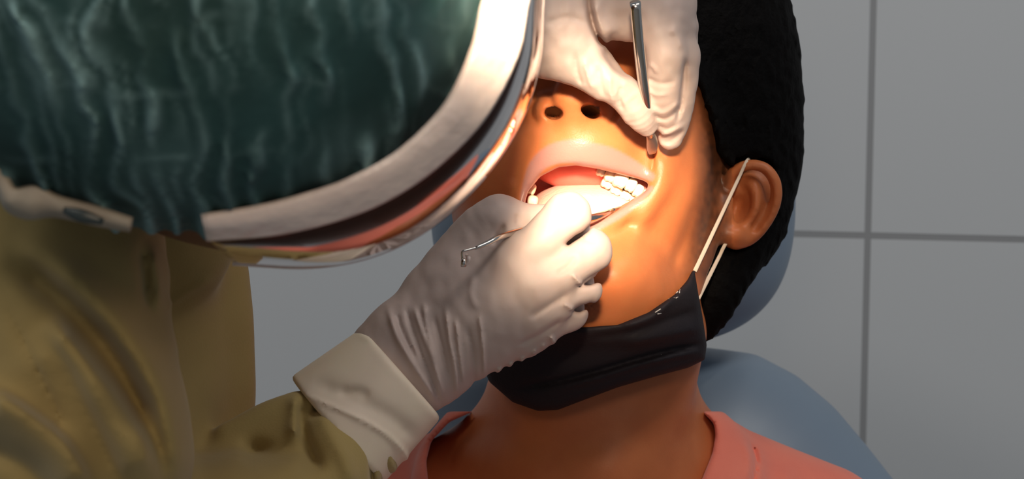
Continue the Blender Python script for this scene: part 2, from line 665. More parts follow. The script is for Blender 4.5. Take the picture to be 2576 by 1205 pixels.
sdf_obj('headrest', headrest_fn, (1020, 20, 2080, 980, 1.14, 1.34), 0.0025, M['vinyl'], chair)


def backrest_fn(q):
    # a padded slab leaning away from us at its top, with fat rolled edges
    out = [(1270, 905), (1500, 872), (1780, 874), (1900, 890), (2005, 945), (2100, 1025), (2180, 1120), (2262, 1225), (2420, 1500), (2500, 1900),
           (2450, 2300), (560, 2300), (520, 1900), (640, 1500), (790, 1200), (930, 1040), (1080, 945)]
    s = poly2(q, out) * F32(1.1 / FPX)
    u, v = q.uv
    y = (v - 900) / 1000.0
    mid = 1.285 - 0.07 * y
    thick = 0.062
    dep = np.abs(q.a[:, 2] - mid) - thick
    # dished seat surface
    k = 0.075
    a = s + k; b = dep + k * 0.8
    d = np.minimum(np.maximum(a, b), 0) + np.sqrt(np.maximum(a, 0) ** 2 + np.maximum(b, 0) ** 2) - k
    return d * 0.85


sdf_obj('backrest', backrest_fn, (400, 820, 2600, 2400, 0.95, 1.46), 0.005, M['vinyl'], chair, smooth_it=2)
# link between headrest and backrest, column and foot plate standing on the floor
sweep_obj('headrest_post', [(1530, 640, 1.29, 60), (1520, 900, 1.31, 60), (1510, 1100, 1.29, 60)], M['plastic'], chair, sides=16)


def box_part(name, c, s, mat, parent, bevel=0.03):
    import bmesh
    bm = bmesh.new()
    bmesh.ops.create_cube(bm, size=1)
    for v in bm.verts:
        v.co = Vector((v.co.x * s[0], v.co.y * s[1], v.co.z * s[2])) + Vector(c) - parent.matrix_world.translation
    bmesh.ops.bevel(bm, geom=bm.edges[:], offset=bevel, segments=4, affect='EDGES', profile=0.6)
    me = bpy.data.meshes.new(name); bm.to_mesh(me); bm.free()
    for p in me.polygons:
        p.use_smooth = True
    me.materials.append(mat)
    o = bpy.data.objects.new(name, me); COL.objects.link(o); o.parent = parent
    return o


cxw = chair.location.x
box_part('column', (cxw, 1.16, 0.28), (0.26, 0.30, 0.52), M['plastic'], chair)
box_part('foot_plate', (cxw, 1.08, 0.025), (0.6, 0.75, 0.05), M['plastic'], chair, 0.02)

# ---------------------------------------------------------------- patient
patient = root('person', 'patient in coral shirt leaning back, mouth wide open, black mask under chin', 'person', W(1490, 1800, 1.06))

MOUTH = [(1321, 513), (1331, 482), (1360, 444), (1404, 421), (1449, 416), (1505, 425), (1561, 439), (1606, 451), (1634, 460), (1629, 478),
         (1579, 508), (1523, 538), (1486, 556), (1430, 575), (1370, 565), (1335, 540)]
LIP_UP = [(1317, 512, 12), (1326, 470, 15), (1350, 418, 22), (1390, 389, 29), (1440, 381, 33), (1478, 388, 34), (1530, 398, 31), (1585, 420, 24), (1636, 444, 14)]


def torso(q):
    d = tube(q, [(1500, 760, 1.075, 245), (1490, 1000, 1.085, 262), (1490, 1320, 1.10, 285)], 3)
    d = smin(d, tube(q, [(1600, 1120, 1.115, 170), (1800, 1250, 1.12, 170), (2150, 1440, 1.12, 190), (2260, 1750, 1.06, 170), (2280, 2100, 0.95, 140)], 3), 0.03)
    d = smin(d, tube(q, [(1380, 1120, 1.115, 170), (1180, 1250, 1.12, 170), (860, 1440, 1.12, 190), (740, 1750, 1.06, 170), (720, 2100, 0.95, 140)], 3), 0.03)
    d = smin(d, epx(q, 1490, 1500, 1.09, 520, 360, 0.095, (0, 0, 0)), 0.035)
    d = smin(d, epx(q, 1490, 1900, 1.03, 560, 500, 0.11), 0.05)
    return d


def face_fn(q):
    d = ell(q, (1575, 190, 1.092), (0.086, 0.105, 0.074))                       # skull
    d = smin(d, epx(q, 1458, 400, 1.05, 326, 500, 0.092), 0.02)                  # face mass
    d = smin(d, tube(q, [(1762, 540, 1.045, 50), (1728, 640, 1.025, 58), (1655, 730, 0.995, 78), (1535, 735, 0.972, 95), (1420, 725, 0.985, 80), (1290, 640, 1.03, 60), (1240, 540, 1.06, 56)], 3), 0.025)
    d = smin(d, epx(q, 1525, 690, 0.985, 130, 105, 0.050), 0.02)                 # chin
    d = smin(d, epx(q, 1520, 775, 1.02, 215, 70, 0.055), 0.02)                   # under the chin
    d = smin(d, epx(q, 1455, 365, 0.995, 175, 110, 0.048), 0.02)                 # upper jaw
    d = smin(d, epx(q, 1650, 470, 1.01, 120, 150, 0.043), 0.02)                  # cheek pulled aside
    d = smin(d, epx(q, 1265, 430, 1.01, 110, 140, 0.040), 0.02)                  # other cheek
    d = smin(d, tube(q, [(1262, -160, 1.005, 60), (1360, -190, 0.99, 60), (1470, -195, 0.985, 60), (1590, -185, 0.99, 60), (1700, -140, 1.01, 60)], 3), 0.02)   # brow
    # nose
    d = smin(d, tube(q, [(1442, 256, 0.950, 44), (1448, 180, 0.954, 40), (1456, 60, 0.970, 36), (1462, -40, 0.985, 34), (1466, -120, 0.99, 40)], 3), 0.012)
    d = smin(d, tube(q, [(1440, 240, 0.948, 46), (1440, 268, 0.951, 38)]), 0.006)
    d = smin(d, epx(q, 1374, 276, 0.964, 36, 36, 0.014), 0.005)
    d = smin(d, epx(q, 1508, 276, 0.965, 37, 36, 0.014), 0.005)
    d = smin(d, tube(q, [(1438, 285, 0.955, 20), (1440, 322, 0.953, 18)]), 0.008)
    # cheek bones and eye sockets
    d = smin(d, tube(q, [(1590, 120, 1.01, 60), (1685, 230, 1.012, 62), (1760, 360, 1.06, 46)], 3), 0.025)
    d = smin(d, tube(q, [(1330, 110, 1.005, 55), (1250, 230, 1.01, 60), (1200, 360, 1.05, 40)], 3), 0.025)
    d = smax(d, -epx(q, 1580, -40, 0.955, 70, 50, 0.022), 0.015)
    d = smax(d, -epx(q, 1345, -40, 0.950, 66, 50, 0.022), 0.015)
    d = smin(d, epx(q, 1578, -40, 0.992, 44, 30, 0.012), 0.003)
    d = smin(d, epx(q, 1347, -40, 0.988, 42, 30, 0.012), 0.003)
    # lips
    d = smin(d, tube(q, [(x, y, 0.958 + abs(x - 1450) * 0.00006, r) for x, y, r in LIP_UP], 3), 0.006)
    d = smin(d, tube(q, [(1317, 514, 0.967, 12), (1345, 560, 0.963, 18), (1400, 594, 0.957, 22), (1470, 588, 0.955, 20), (1530, 560, 0.956, 16), (1585, 525, 0.960, 13), (1634, 478, 0.967, 11)], 3), 0.009)
    d = smin(d, tube(q, [(1672, 380, 0.972, 20), (1668, 420, 0.968, 20), (1655, 462, 0.966, 18), (1610, 520, 0.966, 16)], 3), 0.012)
    # mouth cavity and nostrils
    s = poly2(q, MOUTH) * F32(0.96 / FPX)
    dep = q.a[:, 2]
    s = s - np.clip((dep - 0.965) * 0.55, 0, 0.011)
    cav = smax(s, dep - 1.022, 0.02)
    d = smax(d, -cav, 0.004)
    d = smax(d, -epx(q, 1393, 283, 0.944, 24, 15, 0.036, (-10,)), 0.002)
    d = smax(d, -epx(q, 1486, 280, 0.944, 26, 15, 0.036, (-20,)), 0.002)
    # roof of the mouth
    d = smin(d, epx(q, 1470, 392, 1.005, 150, 88, 0.028), 0.004)
    # pulled corner crease
    d = d - ridges(q, [([(1640, 360), (1643, 400), (1640, 440)], 5, -0.0018), ([(1650, 365), (1652, 400), (1644, 436)], 5, 0.0006),
                       ([(1352, 242), (1337, 268), (1338, 296), (1356, 312)], 7, -0.0022), ([(1528, 242), (1546, 268), (1546, 294), (1530, 312)], 7, -0.0022),
                       ([(1660, 366), (1670, 420), (1658, 480), (1622, 556), (1580, 620)], 24, 0.0022), ([(1748, 510), (1724, 590), (1688, 690)], 14, -0.0010),
                       ([(1560, 300), (1590, 345), (1625, 395)], 22, -0.0015), ([(1340, 330), (1308, 400), (1290, 470)], 16, -0.0015)])
    return d


def ear_fn(q):
    d = epx(q, 1880, 508, 1.050, 70, 104, 0.009, (-18, 12))
    d = smin(d, tube(q, [(1840, 482, 1.044, 10), (1843, 440, 1.040, 14), (1875, 418, 1.036, 15), (1920, 424, 1.034, 17), (1948, 460, 1.034, 17), (1948, 510, 1.036, 17), (1925, 560, 1.039, 16),
                         (1890, 597, 1.042, 17), (1856, 604, 1.043, 18)], 4), 0.003)
    d = smin(d, epx(q, 1842, 588, 1.041, 36, 32, 0.011), 0.008)
    d = smin(d, tube(q, [(1872, 452, 1.044, 12), (1898, 470, 1.039, 18), (1902, 520, 1.038, 20), (1880, 566, 1.041, 16), (1856, 580, 1.042, 14)], 4), 0.004)   # antihelix
    d = smax(d, -epx(q, 1858, 522, 1.034, 28, 46, 0.017, (-24,)), 0.004)     # concha
    d = smax(d, -tube(q, [(1858, 466, 1.038, 11), (1878, 442, 1.035, 11), (1912, 444, 1.033, 13), (1930, 480, 1.033, 14), (1924, 530, 1.035, 13), (1900, 572, 1.038, 10)], 4), 0.003)
    d = smin(d, tube(q, [(1832, 500, 1.036, 12), (1830, 530, 1.034, 14), (1836, 560, 1.037, 12)], 3), 0.005)   # tragus
    return d


def body_fn(q):
    d = face_fn(q)
    d = smin(d, ear_fn(q), 0.008)
    t = torso(q)
    d = smin(d, t, 0.02)
    d = smin(d, tube(q, [(1455, 1185, 1.035, 34), (1330, 1170, 1.045, 26), (1200, 1150, 1.075, 14)], 3), 0.02)
    d = smin(d, tube(q, [(1540, 1190, 1.035, 34), (1640, 1172, 1.045, 26), (1740, 1165, 1.075, 12)], 3), 0.02)
    d = smin(d, tube(q, [(1690, 850, 1.05, 60), (1640, 1000, 1.04, 55), (1540, 1180, 1.03, 34)], 3), 0.03)
    return d


def skin_attr(q):
    u, v = q.uv
    dep = q.a[:, 2]
    pts = np.array(LIP_UP, float)
    dl, t = line_d(u, v, [(a, b) for a, b, r in LIP_UP], 3)
    rad = np.interp(t, np.linspace(0, 1, len(pts)), pts[:, 2])
    lip = np.clip((rad + 1 - dl) / 7, 0, 1) * (dep < 0.99)
    dl2, t2 = line_d(u, v, [(1317, 514), (1345, 556), (1400, 588), (1470, 582), (1530, 556), (1585, 521), (1634, 474)], 3)
    lip = np.maximum(lip, np.clip((13 - dl2) / 6, 0, 1) * (dep < 0.99) * (v > 470))
    s = poly_sd(u, v, MOUTH)
    inner = np.clip((2 - s) / 5, 0, 1) * np.clip((dep - 0.962) / 0.006, 0, 1)
    inner = np.maximum(inner, np.clip((35 - s) / 8, 0, 1) * (dep > 0.978) * (u > 1250) * (u < 1680) * (dep < 1.03) * (v > 390) * (v < 600))
    inner = np.maximum(inner, 0)
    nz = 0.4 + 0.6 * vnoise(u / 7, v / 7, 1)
    stub_shade = nz * np.exp(-(((u - 1480) / 34) ** 2 + ((v - 768) / 42) ** 2)) * 0.8
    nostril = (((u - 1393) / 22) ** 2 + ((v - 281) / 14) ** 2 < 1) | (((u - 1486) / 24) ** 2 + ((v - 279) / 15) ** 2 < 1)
    # short hair by the ear plus shade of the recess and jaw, painted dark
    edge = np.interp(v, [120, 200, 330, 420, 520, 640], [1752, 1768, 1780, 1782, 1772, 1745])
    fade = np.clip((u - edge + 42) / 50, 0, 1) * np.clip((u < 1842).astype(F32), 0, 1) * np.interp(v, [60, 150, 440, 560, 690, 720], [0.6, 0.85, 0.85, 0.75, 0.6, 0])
    stub_shade = np.maximum(stub_shade, fade * (0.75 + 0.35 * vnoise(u / 8, v / 11, 4)) * np.clip((1850 - u) / 24, 0, 1) * (dep < 1.075))
    stub_shade = np.maximum(stub_shade, (nostril & (dep > 0.9465)) * 0.95)  # shade inside the nostrils, painted as near-black colour
    return {'lip': lip, 'inner': inner, 'stubble_shade': stub_shade}


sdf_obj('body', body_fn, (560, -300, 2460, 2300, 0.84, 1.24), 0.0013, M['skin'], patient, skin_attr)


def hair_fn(q):
    d = epx(q, 1592, 320, 1.100, 428, 515, 0.082, (4,))
    d = smin(d, epx(q, 1500, 300, 1.105, 390, 480, 0.078), 0.02)
    d = smin(d, ell(q, (1590, 120, 1.085), (0.103, 0.108, 0.088)), 0.02)
    # cut away the face side
    u, v = q.uv
    face = [(1150, 120), (1200, -120), (1330, -230), (1500, -260), (1640, -200), (1700, -80), (1712, 40), (1742, 170), (1778, 280), (1812, 380), (1850, 430), (1838, 500),
            (1790, 600), (1768, 660), (1742, 800), (1700, 900), (1150, 900), (1130, 600)]
    s = poly2(q, face) * F32(1.05 / FPX)
    cut = smax(s, q.a[:, 2] - 1.085, 0.01)
    d = smax(d, -cut, 0.008)
    # hair lying close on the temple, behind the hairline
    side = smax(face_fn(q) - 0.006, smax(-s, -(u - 1600) * F32(1.05 / FPX), 0.002), 0.006)
    side = np.maximum(side, (v - 520) * F32(1.05 / FPX))
    d = smin(d, side, 0.006)
    back = tube(q, [(1890, 560, 1.085, 60), (1835, 665, 1.066, 56), (1800, 745, 1.062, 60), (1768, 810, 1.066, 48)], 3)
    d = smin(d, back, 0.02)
    d = smax(d, -(ear_fn(q) - 0.004), 0.002)
    d = smax(d, -epx(q, 1884, 508, 1.022, 72, 102, 0.026, (-18,)), 0.003)
    d = d + (vnoise(u / 7 + v / 40, v / 16, 3) - 0.5) * 0.0022
    return d


sdf_obj('hair', hair_fn, (1040, -340, 2120, 940, 0.97, 1.22), 0.0018, M['hair'], patient)
for nm, pts in (('eyebrow', [(1490, -105, 0.972, 8), (1580, -128, 0.975, 14), (1680, -100, 0.995, 7)]), ('eyebrow', [(1430, -105, 0.972, 8), (1340, -128, 0.975, 14), (1245, -100, 0.995, 7)])):
    sweep_obj(nm, pts, M['hair'], patient, flat=0.6)

# shirt
NECK_OPEN = [(1300, 930), (1230, 1005), (1198, 1032), (1130, 1062), (1085, 1110), (1072, 1160), (1082, 1260), (1200, 1400), (1450, 1480), (1690, 1340), (1765, 1207),
             (1792, 1140), (1800, 1095), (1796, 1066), (1760, 1030), (1700, 930)]


def shirt_fn(q):
    d = torso(q) - 0.0045
    d = smin(d, tube(q, [(1800, 1130, 1.09, 60), (1840, 1200, 1.07, 60), (1800, 1340, 1.02, 60)], 3), 0.02)
    d = smin(d, tube(q, [(1175, 1090, 1.10, 60), (1110, 1150, 1.075, 55), (1080, 1260, 1.04, 60)], 3), 0.02)
    d = d - ridges(q, [([(1886, 1115), (1902, 1150), (1897, 1205), (1870, 1290)], 6, -0.003), ([(1868, 1112), (1882, 1150), (1876, 1205)], 7, 0.0018),
                       ([(2000, 1180), (1950, 1260), (1940, 1400)], 20, 0.003)])
    s = poly2(q, NECK_OPEN) * F32(1.05 / FPX)
    d = smax(d, -s, 0.004)
    u, v = q.uv
    d = np.maximum(d, (v * -1 + 1035) * F32(1.05 / FPX))
    return d


sdf_obj('shirt', shirt_fn, (540, 980, 2480, 2320, 0.80, 1.26), 0.0022, M['shirt'], patient)

# black mask pulled down under the chin
MASK = [(1230, 760), (1330, 815), (1454, 824), (1555, 817), (1631, 786), (1696, 742), (1728, 706), (1746, 672), (1756, 735), (1768, 800), (1778, 868), (1773, 905), (1732, 925),
        (1656, 945), (1555, 974), (1480, 1002), (1404, 1031), (1353, 1034), (1290, 1012), (1230, 960), (1190, 860)]


def mask_fn(q):
    d = face_fn(q) - 0.004
    d = smin(d, epx(q, 1500, 880, 1.035, 275, 130, 0.050), 0.03)
    d = smin(d, tube(q, [(1300, 960, 1.03, 60), (1420, 985, 1.005, 55), (1560, 930, 1.0, 60), (1690, 870, 1.02, 60)], 3), 0.03)
    s = poly2(q, MASK) * F32(1.0 / FPX)
    d = d - ridges(q, [([(1770, 868), (1700, 880), (1600, 905), (1500, 935), (1380, 965), (1300, 975)], 9, -0.003), ([(1770, 880), (1700, 893), (1600, 918), (1500, 950), (1380, 982)], 10, 0.0018),
                       ([(1760, 780), (1680, 805), (1580, 835), (1480, 850)], 12, -0.002), ([(1765, 820), (1680, 845), (1560, 870)], 14, 0.002),
                       ([(1700, 745), (1640, 800), (1560, 828)], 9, 0.002)])
    d = smax(d, s, 0.004)
    d = np.maximum(d, q.a[:, 2] - 1.05)
    return d


mask = sdf_obj('face_mask', mask_fn, (1140, 640, 1830, 1080, 0.90, 1.08), 0.0015, M['mask'], patient)


def sub_sweep(name, pts, mat, parent, n=6, sides=10, flat=None):
    v, f = sweep(pts, n, sides, flat=flat)
    return mesh_obj(name, v, f, mat, parent)


def surf_d(fn, px, py, d0, d1, n=240):
    """depth at which the ray through a pixel first enters fn<0"""
    ds = np.linspace(d0, d1, n)
    g = np.array([P(px, py, t) for t in ds], F32)
    val = np.broadcast_to(fn(Q(g)), (n,))
    hit = np.where(val < 0)[0]
    return float(ds[hit[0]]) if len(hit) else d1


def skin_fn(q):
    return np.minimum(face_fn(q), ear_fn(q))


def on_skin(pts, gap, fn, d0=0.93, d1=1.08):
    return [(x, y, min(d, surf_d(fn, x, y, d0, d1) - gap), r) for x, y, d, r in pts]


LA = [(1748 + (1879 - 1748) * t, 682 + (404 - 682) * t, 0.995 + 0.045 * t, 5.5 - 1.5 * t) for t in np.linspace(0, 1, 9)]
sub_sweep('ear_loop', on_skin(LA, 0.0012, skin_fn) + [(1896, 392, 1.06, 4)], M['loop'], mask, n=2, flat=0.35)
LB = [(1757 + (1826 - 1757) * t, 750 + (612 - 750) * t, 1.000 + 0.05 * t, 5.5 - 1.0 * t) for t in np.linspace(0, 1, 6)]
sub_sweep('ear_loop', on_skin(LB, 0.0012, lambda q: np.minimum(skin_fn(q), hair_fn(q))) + [(1850, 590, 1.068, 5)], M['loop'], mask, n=2, flat=0.35)

PRINT_GLINT = [[(1683, 752), (1686, 738), (1692, 729), (1697, 735), (1692, 742), (1687, 743), (1696, 749)], [(1700, 738), (1706, 733)], [(1711, 727), (1709, 737)], [(1700, 750), (1706, 747)],
         [(1648, 786), (1656, 781), (1662, 777)], [(1654, 790), (1664, 788)], [(1660, 888), (1664, 893), (1670, 889)]]  # last stroke is a glint painted white, not lettering
pv, pf = [], []
for st in PRINT_GLINT:
    v, f = sweep([(x, y, surf_d(mask_fn, x, y, 0.90, 1.06, 600) - 0.0002, 1.3) for x, y in st], 4, 6, flat=0.4)
    b = sum(len(t) for t in pv)
    pv.append(v); pf += [tuple(k + b for k in t) for t in f]
mesh_obj('print', np.vstack(pv), pf, M['print'], mask)


# tongue, gums and teeth
def tongue_fn(q):
    d = epx(q, 1480, 535, 0.996, 140, 66, 0.022)
    d = smin(d, epx(q, 1470, 515, 1.008, 130, 52, 0.018), 0.01)
    return d - ridges(q, [([(1475, 490), (1480, 560)], 8, -0.0012)])


sdf_obj('tongue', tongue_fn, (1320, 430, 1640, 620, 0.96, 1.04), 0.0012, M['tongue'], patient)


def gum_fn(q):
    d = tube(q, [(1490, 418, 0.985, 16), (1540, 430, 0.983, 20), (1590, 450, 0.983, 20), (1628, 478, 0.985, 16)], 3)
    return d


sdf_obj('gum', gum_fn, (1290, 380, 1670, 540, 0.96, 1.02), 0.0009, M['gum'], patient)


def tooth(px, py, d, rx, ry, rd, rot=0.0, cusps=True):
    c = P(px, py, d)
    hx, hy = rx * d / FPX, ry * d / FPX
    ca, sa = math.cos(math.radians(rot)), math.sin(math.radians(rot))

    def fn(q):
        p = q.a - c
        x = p[:, 0] * ca + p[:, 1] * sa
        y = -p[:, 0] * sa + p[:, 1] * ca
        z = p[:, 2]
        n = ((np.abs(x / hx) ** 3 + np.abs(y / hy) ** 3 + np.abs(z / rd) ** 3 + 1e-9) ** (1 / 3.0) - 1) * min(hx, hy, rd)
        if cusps:
            g = np.exp(-(x / (hx * 0.28)) ** 2) * 0.0007 + np.exp(-((z + rd * 0.2) / (rd * 0.3)) ** 2) * 0.0005
            n = n + g * np.clip(-y / hy, 0, 1)
        return n
    return sdf_obj('tooth', fn, (px - 1.5 * rx - 8, py - 1.5 * ry - 8, px + 1.5 * rx + 8, py + 1.5 * ry + 8, d - rd * 1.6 - 0.002, d + rd * 1.6 + 0.002), 0.0005, M['tooth'], patient)


for t in [(1512, 432, 0.979, 12, 13, 0.005, -20), (1535, 443, 0.976, 15, 16, 0.005, -20), (1561, 452, 0.973, 19, 22, 0.006, -22), (1587, 466, 0.975, 14, 19, 0.005, -28), (1605, 481, 0.978, 13, 18, 0.005, -30),
          (1617, 490, 0.982, 10, 15, 0.005, -30), (1527, 461, 0.984, 15, 15, 0.005, -30), (1550, 478, 0.984, 15, 15, 0.005, -30), (1573, 492, 0.985, 15, 13, 0.005, -25), (1594, 500, 0.986, 12, 10, 0.004, -15),
          (1337, 477, 0.986, 11, 16, 0.005, -20), (1340, 506, 0.984, 14, 15, 0.005, -10)]:
    tooth(*t)

# ---------------------------------------------------------------- dentist
dentist = root('person', 'dentist in olive gown, teal hair cap and clear face shield bending over the patient', 'person', W(150, 1900, 0.85))


def dhead_fn(q):
    d = epx(q, 500, -100, 0.675, 640, 580, 0.105)                     # skull, crown towards us
    d = smin(d, epx(q, 700, 30, 0.715, 668, 608, 0.075), 0.04)       # face
    d = smin(d, tube(q, [(820, 60, 0.72, 60), (900, 110, 0.75, 75), (880, 110, 0.77, 60)]), 0.02)   # nose
    d = smin(d, epx(q, 760, 60, 0.80, 230, 230, 0.05), 0.03)         # jaw
    d = smin(d, tube(q, [(400, 0, 0.79, 280), (200, 300, 0.88, 240)]), 0.04)
    return d


def dbody_fn(q):
    d = dhead_fn(q)
    d = smin(d, epx(q, 120, 1000, 0.93, 380, 700, 0.085), 0.05)
    d = smin(d, tube(q, [(60, 420, 0.78, 200), (150, 900, 0.76, 190), (240, 1480, 0.77, 170)], 3), 0.04)
    d = smin(d, tube(q, [(240, 1500, 0.775, 160), (480, 1400, 0.825, 135), (700, 1265, 0.875, 110), (900, 1060, 0.903, 70), (1010, 930, 0.908, 60)], 3), 0.02)
    d = smin(d, tube(q, [(150, 500, 1.02, 200), (500, 260, 1.04, 180), (760, 60, 0.98, 150), (1060, -40, 0.945, 110), (1240, 20, 0.935, 80)], 3), 0.03)
    return d


sdf_obj('body', dbody_fn, (-560, -800, 1360, 1800, 0.50, 1.14), 0.005, M['dentist_skin'], dentist)


def gown_fn(q):
    arm = tube(q, [(20, 330, 0.77, 330), (95, 640, 0.74, 320), (160, 900, 0.73, 282), (195, 1150, 0.73, 262), (235, 1500, 0.76, 250)], 3)
    d = epx(q, 110, 960, 0.94, 512, 800, 0.125)
    d = smin(d, tube(q, [(560, 660, 0.93, 55), (590, 800, 0.93, 40), (600, 960, 0.93, 35), (560, 1200, 0.93, 50)], 3), 0.02)
    d = smin(d, tube(q, [(440, 590, 0.87, 150), (300, 520, 0.86, 230), (100, 480, 0.86, 260)], 3), 0.03)
    d = smin(d, arm, 0.012)
    # forearm sleeve, bunched behind the cuff
    fa = tube(q, [(240, 1510, 0.77, 245), (480, 1400, 0.82, 205), (700, 1265, 0.87, 165), (840, 1135, 0.895, 150), (915, 1060, 0.905, 122)], 3)
    fa = smin(fa, tube(q, [(575, 1085, 0.875, 26), (650, 1062, 0.88, 46), (740, 1040, 0.885, 54), (830, 1050, 0.89, 50)], 3), 0.012)
    fa = smin(fa, tube(q, [(480, 1330, 0.85, 120), (600, 1190, 0.885, 90), (760, 1110, 0.90, 80)], 3), 0.015)
    d = smin(d, fa, 0.012)
    # far sleeve reaching past the head
    d = smin(d, tube(q, [(150, 500, 1.03, 250), (500, 260, 1.05, 230), (760, 60, 0.99, 190), (1040, -40, 0.95, 140), (1200, 15, 0.937, 138)], 3), 0.03)
    d = d - ridges(q, [
        ([(15, 765), (70, 880), (118, 980), (148, 1050), (146, 1112)], 6, -0.003),
        ([(40, 600), (190, 720), (310, 850), (390, 980), (432, 1120), (445, 1260)], (30, 48), 0.012),
        ([(10, 640), (140, 740), (260, 870), (330, 1000), (375, 1090)], 40, -0.011),
        ([(120, 800), (185, 880), (285, 1005), (352, 1110), (400, 1240)], (80, 24), 0.017),
        ([(90, 840), (150, 900), (215, 1030), (290, 1190), (330, 1280)], 26, -0.006),
        ([(-60, 965), (70, 1050), (165, 1130), (235, 1260)], (75, 22), 0.017),
        ([(-60, 1110), (60, 1170), (140, 1260)], 30, -0.006),
        ([(355, 620), (366, 700), (372, 780)], 10, -0.003), ([(385, 620), (395, 700), (402, 780)], 12, 0.003),
        ([(418, 775), (470, 735), (540, 700)], 8, 0.0015),
        ([(796, 1004), (800, 1022), (780, 1046)], 9, -0.007), ([(760, 1005), (757, 1060), (775, 1120), (810, 1190)], 14, -0.006),
        ([(800, 1030), (830, 1090), (870, 1160), (890, 1230)], 20, 0.004), ([(740, 990), (745, 1050), (735, 1100)], 16, 0.005),
        ([(938, 1092), (936, 1150), (934, 1230)], 5, -0.005), ([(600, 1130), (680, 1140), (760, 1135), (800, 1200)], 28, -0.006),
        ([(960, 1110), (985, 1160), (1005, 1220)], 14, 0.003)])
    u, v = q.uv
    d = d - (vnoise(u / 90, v / 120, 5) - 0.5) * 0.004
    # neckline and cuffs end cleanly
    d = smax(d, -epx(q, 330, 150, 0.78, 420, 240, 0.20), 0.01)
    return d


sdf_obj('gown', gown_fn, (-620, -260, 1290, 1860, 0.60, 1.18), 0.0017, M['gown'], dentist, smooth_it=6, band=22)


# hair cap
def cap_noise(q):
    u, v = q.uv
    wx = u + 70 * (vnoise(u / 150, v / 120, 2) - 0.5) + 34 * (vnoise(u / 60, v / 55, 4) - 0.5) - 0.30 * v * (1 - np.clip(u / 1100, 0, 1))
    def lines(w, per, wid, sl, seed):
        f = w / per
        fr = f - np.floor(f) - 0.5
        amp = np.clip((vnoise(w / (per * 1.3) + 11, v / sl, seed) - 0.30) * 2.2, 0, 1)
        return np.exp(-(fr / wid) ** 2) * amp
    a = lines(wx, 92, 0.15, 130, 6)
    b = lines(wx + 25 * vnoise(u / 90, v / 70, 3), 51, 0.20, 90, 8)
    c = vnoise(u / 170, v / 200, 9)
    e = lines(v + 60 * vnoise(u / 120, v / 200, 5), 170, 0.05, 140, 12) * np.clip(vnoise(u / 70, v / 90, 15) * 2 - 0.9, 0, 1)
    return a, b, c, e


def cap_base(q):
    return epx(q, 445, -125, 0.635, 835, 722, 0.105)


def cap_fn(q):
    d = cap_base(q)
    a, b, c, e = cap_noise(q)
    return d - (a * 0.0040 + b * 0.0018 + e * 0.001 + c * 0.004) + 0.004


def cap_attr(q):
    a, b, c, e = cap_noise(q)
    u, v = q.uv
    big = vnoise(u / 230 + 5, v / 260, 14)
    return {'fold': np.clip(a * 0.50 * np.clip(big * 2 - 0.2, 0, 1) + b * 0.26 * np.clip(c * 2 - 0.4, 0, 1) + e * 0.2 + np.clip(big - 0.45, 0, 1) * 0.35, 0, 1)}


def cap_cut(q):
    d = cap_fn(q)
    return np.maximum(d, q.a[:, 2] - 0.70)


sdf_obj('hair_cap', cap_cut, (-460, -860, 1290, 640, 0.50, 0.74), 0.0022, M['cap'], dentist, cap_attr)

# face shield
shield = bpy.data.objects.new('face_shield', None)
COL.objects.link(shield); shield.parent = dentist
shield.location = Vector(W(900, 300, 0.63)) - dentist.location
bpy.context.view_layer.update()

A_ = [(1180, -420), (1235, -250), (1240, -110), (1212, 20), (1185, 130), (1118, 268), (1002, 384), (880, 452), (780, 488), (650, 522), (508, 546)]
B_ = [(1300, -460), (1345, -280), (1345, -110), (1322, 20), (1298, 140), (1222, 285), (1112, 402), (995, 486), (868, 542), (705, 582), (520, 598)]
D_ = [(1330, -500), (1372, -300), (1372, -120), (1364, 20), (1356, 160), (1312, 305), (1222, 446), (1095, 566), (950, 642), (790, 672), (590, 662)]


def ribbon(rows, ds, thick, n=8, close=True):
    """surface through several picture curves at given depths, given a thickness"""
    cs = [catmull(np.array(r, float), n) for r in rows]
    m = len(cs[0]); k = len(cs)
    V = []
    for r, d in zip(cs, ds):
        V += [P(x, y, d) for x, y in r]
    V = np.array(V, float).reshape(k, m, 3)
    du = np.gradient(V, axis=1)
    dv = np.gradient(V, axis=0) if k > 1 else None
    nrm = np.cross(du, dv); nrm /= np.linalg.norm(nrm, axis=2)[..., None] + 1e-12
    top = V + nrm * thick * 0.5; bot = V - nrm * thick * 0.5
    verts = np.concatenate([top.reshape(-1, 3), bot.reshape(-1, 3)])
    N = k * m
    f = []
    I = lambda i, j: i * m + j
    for i in range(k - 1):
        for j in range(m - 1):
            f.append((I(i, j), I(i, j + 1), I(i + 1, j + 1), I(i + 1, j)))
            f.append((N + I(i, j), N + I(i + 1, j), N + I(i + 1, j + 1), N + I(i, j + 1)))
    for j in range(m - 1):
        f.append((I(0, j + 1), I(0, j), N + I(0, j), N + I(0, j + 1)))
        f.append((I(k - 1, j), I(k - 1, j + 1), N + I(k - 1, j + 1), N + I(k - 1, j)))
    for i in range(k - 1):
        f.append((I(i, 0), I(i + 1, 0), N + I(i + 1, 0), N + I(i, 0)))
        f.append((I(i + 1, m - 1), I(i, m - 1), N + I(i, m - 1), N + I(i + 1, m - 1)))
    return verts, f


def lerp_rows(a, b, t):
    a = np.array(a, float); b = np.array(b, float)
    return [tuple(r) for r in a + (b - a) * t]


